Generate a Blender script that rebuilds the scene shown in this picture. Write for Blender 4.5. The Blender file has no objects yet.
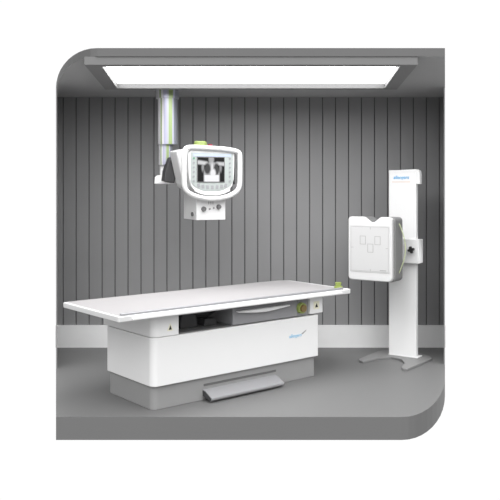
import bpy, bmesh, math
from mathutils import Vector, Matrix
C = bpy.context.scene.collection
R = math.radians

# ------------------------------------------------------------ materials
def mat(name, col, rough=0.5, metal=0.0, noise=0.03, scale=8.0, bump=0.0, spec=0.5):
    m = bpy.data.materials.new(name); m.use_nodes = True
    nt = m.node_tree; b = nt.nodes['Principled BSDF']
    b.inputs['Roughness'].default_value = rough
    b.inputs['Metallic'].default_value = metal
    b.inputs['Specular IOR Level'].default_value = spec
    tc = nt.nodes.new('ShaderNodeTexCoord'); n = nt.nodes.new('ShaderNodeTexNoise')
    n.inputs['Scale'].default_value = scale; n.inputs['Detail'].default_value = 3
    nt.links.new(tc.outputs['Object'], n.inputs['Vector'])
    mx = nt.nodes.new('ShaderNodeMix'); mx.data_type = 'RGBA'
    c = [pow(v, 1.0) for v in col]
    mx.inputs['A'].default_value = (*[max(0, v*(1-noise)) for v in c], 1)
    mx.inputs['B'].default_value = (*[min(1, v*(1+noise)) for v in c], 1)
    nt.links.new(n.outputs['Fac'], mx.inputs['Factor'])
    nt.links.new(mx.outputs['Result'], b.inputs['Base Color'])
    if bump:
        bp = nt.nodes.new('ShaderNodeBump'); bp.inputs['Strength'].default_value = bump
        nt.links.new(n.outputs['Fac'], bp.inputs['Height']); nt.links.new(bp.outputs['Normal'], b.inputs['Normal'])
    return m
def emit(name, col, strength):
    m = bpy.data.materials.new(name); m.use_nodes = True
    nt = m.node_tree; nt.nodes.clear()
    e = nt.nodes.new('ShaderNodeEmission'); e.inputs['Color'].default_value = (*col, 1); e.inputs['Strength'].default_value = strength
    o = nt.nodes.new('ShaderNodeOutputMaterial'); nt.links.new(e.outputs[0], o.inputs[0]); return m

M = dict(
    wall=mat('wall_panel_grey', (.245, .245, .248), .6, scale=3),
    groove=mat('wall_groove_grey', (.07, .07, .072), .8),
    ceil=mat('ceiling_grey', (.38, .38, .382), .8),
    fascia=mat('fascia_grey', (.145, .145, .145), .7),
    floor=mat('floor_grey', (.146, .146, .146), .55, scale=2),
    skirt=mat('skirting_grey', (.82, .82, .82), .6),
    frame=mat('light_frame_grey', (.20, .20, .20), .6),
    lip=mat('light_frame_inner_grey', (.11, .11, .11), .7),
    diff=emit('light_diffuser', (1, 1, 1), 9.0),
    white=mat('white_enamel', (.80, .80, .80), .35, noise=.01),
    top=mat('tabletop_laminate', (.40, .388, .392), .4, noise=.01),
    panel=mat('panel_white', (.66, .66, .66), .45, noise=.01),
    grey=mat('grey_enamel', (.28, .28, .28), .5),
    midgrey=mat('mid_grey_plastic', (.27, .27, .28), .5),
    pale=mat('pale_grey_plastic', (.34, .37, .36), .45),
    dark=mat('dark_metal', (.05, .05, .052), .5),
    darkgrey=mat('dark_grey_plastic', (.12, .12, .12), .5),
    foot=mat('foot_grey', (.20, .20, .20), .5),
    silver=mat('brushed_aluminium', (.42, .42, .44), .4, metal=.5),
    green=mat('lime_green_plastic', (.30, .37, .10), .4),
    darkgreen=mat('button_green', (.10, .25, .17), .5),
    palegreen=mat('pale_green_grip', (.50, .56, .34), .4),
    red=mat('dark_red_plastic', (.25, .03, .05), .4),
    brown=mat('brown_knob', (.20, .14, .05), .5),
    black=mat('black_plastic', (.02, .02, .02), .4),
    blue=mat('logo_blue', (.10, .42, .75), .5),
    orange=mat('logo_peach', (.72, .58, .48), .5),
    line=mat('grey_print', (.36, .36, .36), .6),
    yellow=mat('warning_yellow', (.80, .78, .62), .5),
)

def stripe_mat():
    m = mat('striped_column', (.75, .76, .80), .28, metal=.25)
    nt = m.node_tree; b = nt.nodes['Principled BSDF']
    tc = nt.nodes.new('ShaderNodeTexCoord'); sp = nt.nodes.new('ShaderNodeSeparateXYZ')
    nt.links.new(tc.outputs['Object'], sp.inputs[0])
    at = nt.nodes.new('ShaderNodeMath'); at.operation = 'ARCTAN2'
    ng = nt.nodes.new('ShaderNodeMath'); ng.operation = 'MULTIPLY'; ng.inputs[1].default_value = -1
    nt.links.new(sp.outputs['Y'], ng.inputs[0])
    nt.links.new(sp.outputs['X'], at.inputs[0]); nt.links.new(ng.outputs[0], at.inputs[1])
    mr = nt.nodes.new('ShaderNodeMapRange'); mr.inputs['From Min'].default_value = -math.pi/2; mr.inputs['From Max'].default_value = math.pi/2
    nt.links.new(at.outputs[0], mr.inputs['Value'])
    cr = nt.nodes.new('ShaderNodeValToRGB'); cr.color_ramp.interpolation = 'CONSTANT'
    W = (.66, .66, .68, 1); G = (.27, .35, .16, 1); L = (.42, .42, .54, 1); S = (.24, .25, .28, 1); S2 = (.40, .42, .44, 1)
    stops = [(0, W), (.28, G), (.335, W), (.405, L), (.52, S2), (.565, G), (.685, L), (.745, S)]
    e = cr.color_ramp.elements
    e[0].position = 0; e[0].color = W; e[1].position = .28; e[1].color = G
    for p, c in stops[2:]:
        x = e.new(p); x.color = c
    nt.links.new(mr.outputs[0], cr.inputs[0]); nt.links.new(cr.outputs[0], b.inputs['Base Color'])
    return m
M['stripe'] = stripe_mat()

# ------------------------------------------------------------ helpers
def link(name, bm, m, parent=None, smooth=False, bevel=0, seg=3):
    me = bpy.data.meshes.new(name); bmesh.ops.recalc_face_normals(bm, faces=bm.faces[:])
    bm.to_mesh(me); bm.free()
    o = bpy.data.objects.new(name, me); C.objects.link(o)
    for mm in (m if isinstance(m, (list, tuple)) else [m]): me.materials.append(mm)
    if parent: o.parent = parent
    if bevel:
        b = o.modifiers.new('bevel', 'BEVEL'); b.width = bevel; b.segments = seg; b.limit_method = 'ANGLE'; b.angle_limit = R(35)
    if smooth or bevel:
        for p in me.polygons: p.use_smooth = True
        me.set_sharp_from_angle(angle=R(40)) if not bevel else None
        if bevel:
            w = o.modifiers.new('wn', 'WEIGHTED_NORMAL'); w.keep_sharp = True
    return o
def box(x0, x1, y0, y1, z0, z1, bm=None):
    bm = bm or bmesh.new()
    v = [bm.verts.new(p) for p in [(x0,y0,z0),(x1,y0,z0),(x1,y1,z0),(x0,y1,z0),(x0,y0,z1),(x1,y0,z1),(x1,y1,z1),(x0,y1,z1)]]
    for f in [(0,3,2,1),(4,5,6,7),(0,1,5,4),(1,2,6,5),(2,3,7,6),(3,0,4,7)]: bm.faces.new([v[i] for i in f])
    return bm
def prism(pts, lo, hi, axis='z', bm=None):
    bm = bm or bmesh.new()
    def P(p, h):
        return {'z': (p[0], p[1], h), 'y': (p[0], h, p[1]), 'x': (h, p[0], p[1])}[axis]
    a = [bm.verts.new(P(p, lo)) for p in pts]; b = [bm.verts.new(P(p, hi)) for p in pts]
    bm.faces.new(a); bm.faces.new(b[::-1]); n = len(pts)
    for i in range(n): bm.faces.new([a[i], a[(i+1) % n], b[(i+1) % n], b[i]])
    return bm
def rrect(x0, x1, y0, y1, r, n=6):
    """rounded rectangle outline; r = radius or four radii (x1y0, x1y1, x0y1, x0y0)"""
    if not isinstance(r, (list, tuple)): r = [r]*4
    out = []
    for (cx, cy, a0, q) in [(x1, y0, -90, r[0]), (x1, y1, 0, r[1]), (x0, y1, 90, r[2]), (x0, y0, 180, r[3])]:
        sx = -1 if cx == x1 else 1; sy = -1 if cy == y1 else 1
        if q <= 0: out.append((cx, cy)); continue
        for k in range(n+1):
            t = R(a0+90*k/n); out.append((cx+sx*q+q*math.cos(t), cy+sy*q+q*math.sin(t)))
    return out
def cyl(p0, p1, r0, r1=None, n=32, bm=None):
    bm = bm or bmesh.new(); r1 = r0 if r1 is None else r1
    p0, p1 = Vector(p0), Vector(p1); d = (p1-p0).normalized()
    u = d.orthogonal().normalized(); w = d.cross(u)
    a = []; b = []
    for k in range(n):
        t = 2*math.pi*k/n; q = u*math.cos(t)+w*math.sin(t)
        a.append(bm.verts.new(p0+q*r0)); b.append(bm.verts.new(p1+q*r1))
    bm.faces.new(a[::-1]); bm.faces.new(b)
    for k in range(n): bm.faces.new([a[k], a[(k+1) % n], b[(k+1) % n], b[k]])
    return bm
def tube(pts, r, n=12, closed=False, bm=None, sc=None):
    """sweep a round (or sc=(a,b) elliptical in plane / along y) section along pts lying in an XZ plane or free"""
    bm = bm or bmesh.new(); pts = [Vector(p) for p in pts]; N = len(pts); rings = []
    for i, p in enumerate(pts):
        if closed: t = pts[(i+1) % N]-pts[i-1]
        else: t = pts[min(i+1, N-1)]-pts[max(i-1, 0)]
        t.normalize(); up = Vector((0, 1, 0)); s = t.cross(up).normalized(); q = s.cross(t).normalized()
        ra, rb = sc if sc else (r, r)
        rings.append([bm.verts.new(p+s*ra*math.cos(2*math.pi*k/n)+q*rb*math.sin(2*math.pi*k/n)) for k in range(n)])
    for i in range(N if closed else N-1):
        a, b = rings[i], rings[(i+1) % N]
        for k in range(n): bm.faces.new([a[k], a[(k+1) % n], b[(k+1) % n], b[k]])
    if not closed: bm.faces.new(rings[0][::-1]); bm.faces.new(rings[-1])
    return bm
def empty(name, label, cat, loc, rz=0, group=None):
    o = bpy.data.objects.new(name, None); C.objects.link(o); o.empty_display_size = .1
    o.location = loc; o.rotation_euler = (0, 0, rz); o['label'] = label; o['category'] = cat
    if group: o['group'] = group
    return o
def struct(name, bm, m, **k):
    o = link(name, bm, m, **k); o['kind'] = 'structure'; return o
def text(name, s, size, m, parent, loc, rz=0, depth=.001, rot=None, shear=0):
    cu = bpy.data.curves.new(name, 'FONT'); cu.body = s; cu.size = size; cu.extrude = depth; cu.align_x = 'CENTER'; cu.align_y = 'CENTER'
    cu.shear = shear; cu.offset = size*.012
    t = bpy.data.objects.new(name, cu); C.objects.link(t)
    dg = bpy.context.evaluated_depsgraph_get(); dg.update()
    me = bpy.data.meshes.new_from_object(t.evaluated_get(dg)); bpy.data.objects.remove(t)
    o = bpy.data.objects.new(name, me); C.objects.link(o); me.materials.clear(); me.materials.append(m)
    o.parent = parent; o.location = loc; o.rotation_euler = rot or (R(90), 0, rz); return o

# ------------------------------------------------------------ the open-fronted room set
YB, YF = 7.332, 5.078
XL, XR, FL, FR = -1.896, 1.886, -1.313, 1.306
CZ = 2.428
# floor platform: front right corner rounded
arc_f = [(1.584, 6.159), (1.529, 5.961), (1.47, 5.779), (1.41, 5.617), (1.348, 5.474), (1.288, 5.354), (1.228, 5.255), (1.171, 5.177), (1.116, 5.122), (1.064, 5.089), (1.017, 5.078)]
struct('floor', prism([(XL, YB+.08), (XR, YB+.08), (XR, YB)]+arc_f+[(FL, YF), (XL, YB)], -.155, 0), M['floor'])
# ceiling: front left corner rounded
arc_c = [(-1.831, 7.081), (-1.72, 6.669), (-1.615, 6.311), (-1.517, 6.004), (-1.426, 5.747), (-1.343, 5.535), (-1.267, 5.366), (-1.199, 5.238), (-1.138, 5.148), (-1.083, 5.094), (-1.036, 5.078)]
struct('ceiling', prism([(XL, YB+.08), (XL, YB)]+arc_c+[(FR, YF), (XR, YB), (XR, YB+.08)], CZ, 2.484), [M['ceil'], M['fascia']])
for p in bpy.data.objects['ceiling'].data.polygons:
    if abs(p.normal.z) < .5: p.material_index = 1  # edges toned darker than the underside to offset their stronger light
# panelled back wall: vertical boards with real grooves
bm = bmesh.new(); box(XL, XR, YB+.014, YB+.08, 0, CZ, bm)
for f in bm.faces: f.material_index = 1
sp = .1261; x = -1.8256-sp; g = .0045
while x < XR:
    a, b = max(x+g, XL), min(x+sp-g, XR)
    if b-a > .01:
        n0 = len(bm.faces); box(a, b, YB, YB+.016, 0, CZ, bm)
    x += sp
struct('wall_back', bm, [M['wall'], M['groove']])
def shade_wall(name, x0, x1, yf, top_f, top_b, t):   # thin edge-on wing, added to block light and darken one side
    s = 1 if x0 > 0 else -1; k = (x0-x1)/(YB-YF); xf = x0-k*(YB-yf)
    bm = bmesh.new()
    a = [bm.verts.new(p) for p in [(xf, yf, 0), (x0, YB, 0), (x0, YB, top_b), (xf, yf, top_f)]]
    b = [bm.verts.new((v.co.x-s*t, v.co.y, v.co.z)) for v in a]
    bm.faces.new(a); bm.faces.new(b[::-1])
    for i in range(4): bm.faces.new([a[i], a[(i+1) % 4], b[(i+1) % 4], b[i]])
    struct(name, bm, M['wall'])
shade_wall('shade_wall_left', XL, FL, 6.45, 2.399, 2.4279, .010)
shade_wall('shade_wall_right', XR, FR, 6.60, 2.4279, 2.4279, .010)
struct('baseboard_back', box(XL, XR, YB-.03, YB-.001, 0, .214), M['skirt'])

# ------------------------------------------------------------ ceiling light
L = empty('ceiling_light', 'large flat glowing ceiling light panel with a grey frame, fixed under the ceiling', 'ceiling light', (0, 5.717, CZ))
def lp(x, y): return (x, y-5.717)
zb = 2.373-CZ
outer = [lp(-1.124, 5.085), lp(1.124, 5.085), lp(1.228, 6.356), lp(-1.228, 6.356)]
inner = [lp(-1.020, 5.168), lp(1.020, 5.168), lp(1.112, 6.270), lp(-1.112, 6.270)]
bm = bmesh.new()
ob = [bm.verts.new((*p, zb)) for p in outer]; ot = [bm.verts.new((*p, -.001)) for p in outer]
ib = [bm.verts.new((*p, zb)) for p in inner]; it = [bm.verts.new((*p, -.001)) for p in inner]
for i in range(4):
    j = (i+1) % 4
    bm.faces.new([ob[i], ob[j], ib[j], ib[i]]); bm.faces.new([ob[i], ob[j], ot[j], ot[i]])
    bm.faces.new([ib[i], ib[j], it[j], it[i]]); bm.faces.new([ot[i], ot[j], it[j], it[i]])
for f in bm.faces: f.material_index = 0
fr = link('frame', bm, [M['frame'], M['lip']], L)
for i in (2, 6, 10, 14): fr.data.polygons[i].material_index = 1  # inner faces coloured darker to hold down the diffuser's glare
link('diffuser', prism([(p[0]*.999, p[1]*.999) for p in inner], zb+.044, zb+.050), M['diff'], L)

# ------------------------------------------------------------ radiography table
T = empty('radiography_table', 'long white x-ray examination table on a grey plinth, standing on the floor', 'examination table', (-.2742, 5.9337, 0), .6846)
link('plinth', prism(rrect(-.769, .787, -.30, .315, [.02, .02, .02, .05]), 0, .175), M['grey'], T, bevel=.004)
link('cabinet_body', prism(rrect(-.786, .803, -.325, .325, [.012, .012, .015, .05], 8), .1665, .505), M['white'], T, bevel=.006)
ec = prism(rrect(-.786, -.568, -.327, .380, [.008, .008, .015, .05], 8), .508, .660)
c = link('end_cover', ec, M['white'], T, bevel=.006)
wl = link('warning_label', prism([(-.668, .545), (-.618, .545), (-.643, .598)], -.3286, -.3265, 'y'), M['yellow'], c); wl['label'] = 'pale yellow label with a small dark warning triangle'
link('warning_triangle', prism([(-.655, .552), (-.631, .552), (-.643, .583)], -.3305, -.3285, 'y'), M['black'], wl)
# lift mechanism in the open bay
link('lift_core', box(-.56, .66, -.10, .25, .506, .66), M['darkgrey'], T, bevel=.005)
link('bay_floor', box(-.565, -.08, -.30, -.10, .506, .514), M['darkgrey'], T)
bm = bmesh.new()
tube([(-.52, -.14, .53), (-.36, -.17, .60), (-.20, -.14, .57), (-.10, -.15, .62)], .010, 8, bm=bm)
link('cable', bm, M['black'], T, smooth=True)
link('rail_bracket', prism([(-.46, .515), (-.30, .515), (-.32, .60), (-.40, .635), (-.45, .60)], -.18, -.11, 'y'), M['dark'], T, bevel=.004)
link('rail_bracket', prism([(-.26, .515), (-.14, .515), (-.16, .565), (-.25, .565)], -.20, -.11, 'y'), M['dark'], T, bevel=.004)
d = link('drawer', box(-.075, .585, -.312, .20, .514, .640), M['midgrey'], T, bevel=.005)
hp = [(-.05, .619)]+[(-.05+.517*k/12, .612-.020*math.sin(math.pi*k/12)**1.2) for k in range(0, 13)]+[(.467, .621)]
link('handle', prism(hp, -.352, -.3125, 'y'), M['white'], d, bevel=.004)
link('control_panel', box(.587, .69, -.314, .20, .512, .655), M['midgrey'], T, bevel=.006)
k = link('emergency_stop', cyl((.615, -.308, .578), (.615, -.338, .578), .046, .042), M['green'], T, smooth=True); k['label'] = 'lime green collar of the round stop button'
bm = bmesh.new(); cyl((.615, -.334, .577), (.615, -.356, .577), .030, .028, 24, bm)
link('button_cap', bm, M['brown'], k, smooth=True)
eb = link('end_bracket', box(.70, .845, -.335, .06, .520, .652), M['white'], T, bevel=.006)
wl = link('warning_label', box(.738, .800, -.3375, -.3345, .556, .618), M['yellow'], eb)
link('warning_triangle', prism([(.754, .570), (.784, .570), (.769, .602)], -.340, -.337, 'y'), M['black'], wl)
# top slab
slab = rrect(-1.10, 1.1065, -.4154, .4141, [.035, .10, .015, .015], 8)
tt = link('tabletop', prism(slab, .662, .700), M['panel'], T, bevel=.006)
link('top_surface', prism(rrect(-1.075, 1.06, -.372, .404, [.02, .09, .01, .01], 6), .6995, .7025), M['top'], tt)
link('side_rail', box(-1.07, 1.02, -.400, -.372, .700, .716), M['silver'], tt, bevel=.004)
link('accessory_rail', box(-1.0, .98, -.430, -.4155, .668, .686), M['white'], tt, bevel=.004)
bm = cyl((1.03, -.33, .701), (1.03, -.33, .722), .034, .034, 24); cyl((1.03, -.33, .722), (1.03, -.33, .752), .022, .027, 24, bm)
link('release_knob', bm, M['green'], tt, smooth=True)
link('carriage_beam', box(-.88, .70, -.30, .35, .638, .6625), M['panel'], T, bevel=.003)
# kick pedal
pd = link('foot_pedal', prism([(-.299, .078), (-.299, .03), (-.395, .008), (-.412, .022), (-.412, .036), (-.335, .074)], -.345, .352, 'x'), M['midgrey'], T, bevel=.003)
link('end_cap', prism([(-.305, .072), (-.305, .034), (-.393, .012), (-.405, .024), (-.405, .033), (-.332, .069)], -.3475, -.3445, 'x'), M['dark'], pd)
link('slot_shade_strip', box(-.335, .36, -.3035, -.2995, .100, .116), M['darkgrey'], T)  # dark strip standing in for the shade inside a slot
text('maker_logo', 'allengers', .038, mat('logo_pale_blue', (.32, .56, .76), .5), T, (.545, -.3262, .363), shear=.25)
link('logo_swoosh', prism([(.610, .372), (.665, .398), (.662, .388), (.625, .366)], -.327, -.3255, 'y'), M['line'], T)

# ------------------------------------------------------------ ceiling tube column and head
A = empty('xray_tube_stand', 'telescopic silver and green ceiling column carrying a white x-ray head with a handled screen', 'x-ray tube', (-.731, 6.62, CZ))
def a_(z): return z-CZ
link('ceiling_mount', cyl((0, 0, -.001), (0, 0, a_(2.40)), .125), M['silver'], A, smooth=True)
link('column_collar', cyl((0, 0, a_(2.40)), (0, 0, a_(2.326)), .101), M['stripe'], A, smooth=True)
link('outer_column', cyl((0, 0, a_(2.34)), (0, 0, a_(1.926)), .086, n=48), M['stripe'], A, smooth=True)
o = link('inner_column', cyl((0, 0, a_(1.94)), (0, 0, a_(1.746)), .062, n=40), M['stripe'], A, smooth=True); o.location = (-.018, 0, 0)
link('lower_column', cyl((-.035, 0, a_(1.75)), (-.035, 0, a_(1.63)), .034), M['white'], A, smooth=True)
ya = R(22)
def loc_head(a, n, z):   # a along the console, n behind it, heights absolute -> column frame
    X = -.323+math.cos(ya)*a-math.sin(ya)*n; Y = 6.25+math.sin(ya)*a+math.cos(ya)*n
    return (X+.731, Y-6.62, z-CZ)
def place(o):   # geometry written in console coordinates (x = along, y = behind, z = height above 1.67)
    o.location = loc_head(0, 0, 1.67); o.rotation_euler = (0, 0, ya); return o
# foot block at the column's lower end and the dark yoke plate
bm = prism([(-.110, 1.58), (.16, 1.58), (.135, 1.605), (.0, 1.655), (-.085, 1.655), (-.105, 1.64)], -.07, .07, 'y')
for v in bm.verts: v.co.z -= CZ
link('column_foot', bm, M['white'], A, bevel=.008)
yk = place(link('yoke_plate', prism([(-.325, -.065), (-.235, -.085), (-.225, -.04), (-.250, .13), (-.268, .14), (-.315, .02)], .30, .40, 'y'), M['dark'], A, bevel=.006))
hs = place(link('tube_housing', prism([(-.285, .188), (-.08, .205), (.17, .195), (.19, -.12), (-.10, -.16), (-.205, -.125), (-.222, -.09)],   .085, .30, 'y'), M['panel'], A, bevel=.02, seg=4))
# head: tube insert ends and green top knob
gk = place(link('green_knob', cyl((-.085, .05, .20), (-.085, .05, .262), .060, .052), mat('olive_green_knob', (.17, .22, .06), .5), A, smooth=True, bevel=.008))
rk = place(link('red_switch', cyl((.0, .05, .20), (.0, .05, .240), .020, .018), M['red'], A, smooth=True))
# collimator
cb = place(link('collimator', prism(rrect(-.126, .130, .03, .39, .006, 3), -.392, -.12), M['panel'], A, bevel=.005))
def knob(px, pz, r, mm=M['darkgrey'], h=.022):
    o = link('knob', cyl((px, .03, pz), (px, .03-h, pz), r, r*.85, 20), mm, cb, smooth=True); return o
knob(-.063, -.300, .021); knob(.068, -.283, .021)
knob(-.010, -.300, .008, M['grey'], .010); knob(.025, -.293, .008, M['grey'], .010)
for px in (-.018, 0, .018): link('scale_mark', box(px-.0022, px+.0022, .028, .0305, -.262, -.238), M['darkgrey'], cb)
link('side_button', cyl((-.125, .12, -.345), (-.140, .12, -.345), .017, n=16), M['darkgrey'], cb, smooth=True)
# console
def outline(s=1.0, ox=0, oz=0):
    pts = [(-.262, .150), (-.262, .03), (-.262, -.08), (-.258, -.135), (-.228, -.175), (-.16, -.208), (-.08, -.226), (0, -.232), (.08, -.226), (.16, -.208), (.228, -.172), (.258, -.130), (.264, -.07), (.264, .03), (.264, .145), (.258, .180), (.225, .198), (.12, .212), (0, .216), (-.12, .222), (-.225, .222), (-.256, .200)]
    return pts
def smoothloop(p, it=2):
    for _ in range(it):
        q = []
        for i in range(len(p)):
            a, b = p[i], p[(i+1) % len(p)]
            q += [(a[0]*.75+b[0]*.25, a[1]*.75+b[1]*.25), (a[0]*.25+b[0]*.75, a[1]*.25+b[1]*.75)]
        p = q
    return p
ol = smoothloop(outline(), 2)
ring = [(x*.93, -.005, z*.935) for x, z in ol]
hd = place(link('handle_ring', tube(ring, .02, 14, True, sc=(.020, .026)), M['panel'], A, smooth=True))
pn_o = smoothloop([(-.205, .195), (-.10, .205), (.10, .203), (.200, .192), (.200, .05), (.192, -.09), (.15, -.150), (.07, -.190), (0, -.196), (-.07, -.190), (-.15, -.150), (-.195, -.09), (-.205, .05)], 1)
cn = place(link('console', prism(pn_o, .0, .085, 'y'), M['panel'], A, bevel=.008))
link('grip_insert', prism(smoothloop([(.203, .10), (.222, .115), (.232, .02), (.226, -.09), (.204, -.10), (.206, 0)], 2), .01, .06, 'y'), M['darkgrey'], cn)
fp = link('console_face', prism([(-.185, .165), (.185, .160), (.185, -.07), (.165, -.105), (.10, -.142), (.04, -.155), (-.04, -.155), (-.10, -.142), (-.165, -.105), (-.185, -.07)], -.006, .001, 'y'), M['pale'], cn, bevel=.002)
link('top_strip', box(-.165, .165, -.009, -.005, .134, .156), mat('pale_blue_strip', (.38, .43, .56), .5), cn)
link('lower_bezel', prism([(-.150, -.133), (-.10, -.148), (-.04, -.158), (.04, -.158), (.10, -.148), (.150, -.133), (.155, -.150), (.10, -.174), (.04, -.186), (-.04, -.186), (-.10, -.174), (-.155, -.150)], -.012, .0, 'y'), M['white'], cn, bevel=.003)
for sx in (-.160, .155):
    for i in range(6):
        z = .118-i*.037
        link('button', cyl((sx, -.004, z), (sx, -.012, z), .0085, n=14), M['darkgreen'] if i == 0 and sx < 0 else M['midgrey'], cn, smooth=True)
for i in range(7):
    t = R(-36+12*i); cx = math.sin(t)*.20; cz = -.105-.020*math.cos(t)+.0+.02*(1-math.cos(t))*3
    b = link('soft_key', box(-.011, .011, -.009, -.004, -.016, .016), M['midgrey'], cn); b.location = (cx, 0, cz+.004); b.rotation_euler = (0, t*.35, 0)
# screen with the chest x-ray
link('screen_bezel', box(-.134, .110, -.010, -.004, -.080, .132), M['darkgrey'], cn, bevel=.002)
NX, NZ = 90, 78; x0, x1, z0, z1 = -.127, .103, -.073, .125
def sm(a, b, v):
    t = max(0, min(1, (v-a)/(b-a))); return t*t*(3-2*t)
def ell(u, v, cx, cy, rx, ry, e=.35):
    return 1-sm(1-e, 1+e, math.hypot((u-cx)/rx, (v-cy)/ry))
def xray(u, v):   # u, v in -1..1
    body = ell(u, v, .05, -.35, .60, 1.02, .10)
    val = .50*body
    for q in range(5):      # shoulders sloping down to the arms
        t = q/4; val = max(val, .70*ell(u, v, -.42-.50*t, .52+.08*t, .20, .16, .6), .66*ell(u, v, .50+.42*t, .50-.02*t, .20, .15, .6))
    val = max(val, .34*ell(u, v, -.62, .20, .10, .36, .6), .30*ell(u, v, .72, .15, .10, .36, .6))
    val = max(val, .42*ell(u, v, .02, .85, .20, .5, .4))
    lung = max(ell(u, v, -.28, .08, .24, .46, .3), ell(u, v, .42, .05, .21, .50, .3))
    val *= 1-.88*lung
    val = max(val, .80*ell(u, v, .08, .0, .10, .75, .6), .90*ell(u, v, .14, -.32, .22, .42, .4))
    val = max(val, .95*sm(-.38, -.50, v)*(1-sm(.50, .66, abs(u-.05))))
    return val
bm = bmesh.new(); col = bm.loops.layers.float_color.new('xray')
grid = [[bm.verts.new((x0+(x1-x0)*i/NX, -.0108, z0+(z1-z0)*j/NZ)) for i in range(NX+1)] for j in range(NZ+1)]
for j in range(NZ):
    for i in range(NX):
        f = bm.faces.new([grid[j][i], grid[j][i+1], grid[j+1][i+1], grid[j+1][i]])
        for l in f.loops:
            u = (l.vert.co.x-x0)/(x1-x0)*2-1; v = (l.vert.co.z-z0)/(z1-z0)*2-1
            q = xray(u, v); l[col] = (q, q, q*1.02, 1)
sm_ = bpy.data.materials.new('xray_screen'); sm_.use_nodes = True; nt = sm_.node_tree
b = nt.nodes['Principled BSDF']; b.inputs['Base Color'].default_value = (.01, .01, .01, 1); b.inputs['Roughness'].default_value = .5; b.inputs['Specular IOR Level'].default_value = .1
at = nt.nodes.new('ShaderNodeAttribute'); at.attribute_name = 'xray'; nt.links.new(at.outputs['Color'], b.inputs['Emission Color']); b.inputs['Emission Strength'].default_value = 1.0
sc = link('screen', bm, sm_, cn); sc['label'] = 'lit screen showing a chest x-ray'

# ------------------------------------------------------------ wall stand
S = empty('wall_bucky_stand', 'tall white column stand with a square chest detector, on a grey forked foot', 'detector stand', (1.372, 6.837, 0), R(-34.4))
cs, sn = math.cos(R(34.4)), math.sin(R(34.4))
def toS(x, y):   # world -> stand frame
    dx, dy = x-1.372, y-6.837; return (dx*cs-dy*sn, dx*sn+dy*cs)
ft = [(0.964, 6.733), (1.045, 6.855), (1.194, 7.067), (1.252, 7.097), (1.396, 7.125), (1.564, 6.99), (1.622, 6.834), (1.623, 6.761), (1.312, 6.345), (1.28, 6.373), (1.283, 6.43), (1.339, 6.578), (1.344, 6.714), (1.311, 6.773), (1.265, 6.814), (1.143, 6.785), (0.984, 6.628), (0.96, 6.674)]
link('floor_foot', prism([toS(*p) for p in ft], 0, .02), M['foot'], S, bevel=.004)
link('column_plate', box(-.134, .150, -.006, .10, .019, .030), M['white'], S, bevel=.003)
colm = link('column', prism(rrect(-.132, .132, 0, .045, .004, 2), .03, 1.708), M['white'], S, bevel=.006)
link('column_cap', prism([(-.134, 1.69), (.134, 1.69), (.134, 1.714), (-.110, 1.704), (-.134, 1.694)], -.002, .06, 'y'), M['white'], S, bevel=.004)
link('cable_bracket', prism([(.1325, 1.580), (.166, 1.580), (.166, 1.66), (.160, 1.70), (.1325, 1.712)], .0, .05, 'y'), M['white'], S, bevel=.004)
text('maker_logo', 'allengers', .043, M['blue'], S, (-.012, -.0012, 1.640), shear=.2)
link('logo_line', box(-.10, .075, -.0012, .001, 1.597, 1.603), M['orange'], S)
cr = link('carriage', prism(rrect(-.150, .176, -.055, .055, .006, 2), .872, 1.085), M['white'], S, bevel=.005)
bm = cyl((.118, -.055, .995), (.118, -.080, .995), .012, n=16)
for k in range(4):
    t = math.pi/2*k+.3; cyl((.118+.020*math.cos(t), -.078, .995+.020*math.sin(t)), (.118+.020*math.cos(t), -.098, .995+.020*math.sin(t)), .013, .011, 12, bm)
cyl((.118, -.078, .995), (.118, -.098, .995), .020, n=16, bm=bm)
link('lock_knob', bm, M['black'], S, smooth=True)
link('support_arm', box(-.20, -.02, -.25, -.0555, .93, 1.03), M['midgrey'], S, bevel=.008)
# detector housing; stand frame: x lateral, front at y=-.40
DX = -.126; DF = -.40
BK = bpy.data.objects.new('detector', None)
x0, x1, zt, zl = DX-.218, DX+.200, 1.292, .733
def notch(x0, x1, z0, z1, r, nx, w, h, w2=.022):
    p = rrect(x0, x1, z0, z1, [r*1.2, r, r, r*1.2], 6)
    # insert the chin notch in the top edge between right-top and left-top corners (list runs counter-clockwise from lower right)
    i = next(k for k in range(len(p)-1) if p[k][1] > z1-1e-6 and p[k+1][1] > z1-1e-6 and p[k][0] > p[k+1][0]+.1)
    ins = [(nx+w, z1), (nx+w-.012, z1-.004), (nx+w2, z1-h+.003), (nx+w2*.5, z1-h), (nx-w2*.5, z1-h), (nx-w2, z1-h+.003), (nx-w+.012, z1-.004), (nx-w, z1)]
    return p[:i+1]+ins+p[i+1:]
outl = notch(x0, x1, zl, zt, .030, DX+.015, .085, .045)
det = link('detector', prism(outl, DF, DF+.045, 'y'), M['panel'], S, bevel=.012, seg=4)
o2 = notch(x0-.004, x1+.016, zl-.004, zt-.002, .035, DX+.015, .085, .042)
link('rear_housing', prism(o2, DF+.038, DF+.20, 'y'), M['foot'], det, bevel=.010, seg=4)
fx0, fx1, fz0, fz1 = x0+.020, x1-.020, zl+.075, zt-.075
fc = link('front_plate', prism(rrect(fx0, fx1, fz0, fz1, .006, 2), DF-.003, DF+.001, 'y'), mat('detector_face_white', (.56, .56, .56), .5, noise=.01), det, bevel=.001)
def frame_rect(cx, cz, w, h, t=.0022, y=DF-.0042):
    bm = bmesh.new()
    for a, b, c_, d_ in [(cx-w/2, cx+w/2, cz-h/2, cz-h/2+t), (cx-w/2, cx+w/2, cz+h/2-t, cz+h/2), (cx-w/2, cx-w/2+t, cz-h/2, cz+h/2), (cx+w/2-t, cx+w/2, cz-h/2, cz+h/2)]:
        box(a, b, y, DF-.0028, c_, d_, bm)
    return bm
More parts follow.
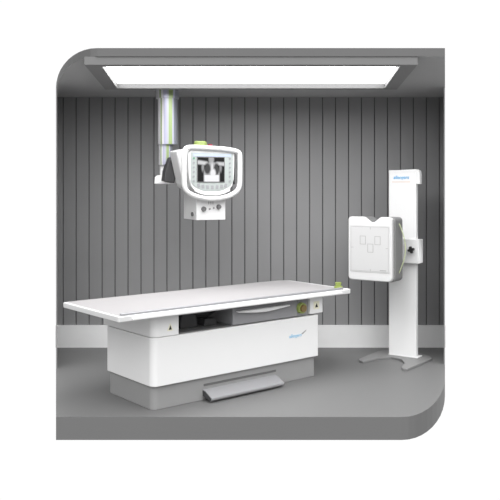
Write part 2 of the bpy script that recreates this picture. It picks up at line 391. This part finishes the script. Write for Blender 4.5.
link('field_outline', frame_rect((fx0+fx1)/2, (fz0+fz1)/2, fx1-fx0-.02, fz1-fz0-.02), M['line'], fc)
for cx, cz in ((DX-.072, 1.088), (DX+.068, 1.088), (DX, 1.020)):
    link('chamber_mark', frame_rect(cx, cz, .055, .075, .004), M['line'], fc)
for a, b, c_, d_ in [(fx0+.012, fx0+.035, 1.02, 1.024), (fx1-.035, fx1-.012, 1.02, 1.024), (DX-.002, DX+.002, fz1-.035, fz1-.012), (DX-.002, DX+.002, fz0+.012, fz0+.03), (DX+.09, DX+.15, fz0+.018, fz0+.026)]:
    link('centre_mark', box(a, b, DF-.0042, DF-.0028, c_, d_), M['line'], fc)
pts = [(x1+.012+.058*math.sin(math.pi*k/14)+.004, DF+.12, 1.235-.43*k/14) for k in range(15)]
hg = link('patient_handle', tube(pts, .0045, 8), M['palegreen'], S, smooth=True); hg['label'] = 'thin lime green curved grip'

# ------------------------------------------------------------ world, camera, view
w = bpy.data.worlds.new('white_studio'); bpy.context.scene.world = w; w.use_nodes = True
nt = w.node_tree; bg = nt.nodes['Background']; bg.inputs['Color'].default_value = (1, 1, 1, 1)
tc = nt.nodes.new('ShaderNodeTexCoord')
def lobe(d, lo, hi, k):   # a soft bright patch added to the world light around direction d
    dv = Vector(d).normalized()
    vm = nt.nodes.new('ShaderNodeVectorMath'); vm.operation = 'DOT_PRODUCT'; vm.inputs[1].default_value = dv
    nt.links.new(tc.outputs['Generated'], vm.inputs[0])
    mr = nt.nodes.new('ShaderNodeMapRange'); mr.interpolation_type = 'SMOOTHSTEP'
    mr.inputs['From Min'].default_value = lo; mr.inputs['From Max'].default_value = hi
    mr.inputs['To Min'].default_value = 0; mr.inputs['To Max'].default_value = k
    nt.links.new(vm.outputs['Value'], mr.inputs['Value']); return mr.outputs[0]
def add(a, b):
    m = nt.nodes.new('ShaderNodeMath'); m.operation = 'ADD'
    nt.links.new(a, m.inputs[0])
    if isinstance(b, (int, float)): m.inputs[1].default_value = b
    else: nt.links.new(b, m.inputs[1])
    return m.outputs[0]
AMB, KEY = .38, 3.5
tot = add(add(lobe((0, 1, 0), .45, .8, 1.02-AMB), lobe((.06, -.54, .84), .50, .97, KEY)), AMB)  # key lobe is an added light above and behind the camera
nt.links.new(tot, bg.inputs['Strength'])
cam = bpy.data.cameras.new('camera'); co = bpy.data.objects.new('camera', cam); C.objects.link(co)
co.location = (0, 0, 1.533); co.rotation_euler = (R(90), 0, 0)
cam.sensor_width = 36; cam.lens = 36*754.24/500; cam.shift_x = -.002; cam.shift_y = -.1214
cam.clip_start = .05
bpy.context.scene.camera = co
vs = bpy.context.scene.view_settings
vs.view_transform = 'Standard'; vs.look = 'None'; vs.gamma = 1; vs.use_curve_mapping = False; vs.exposure = 0
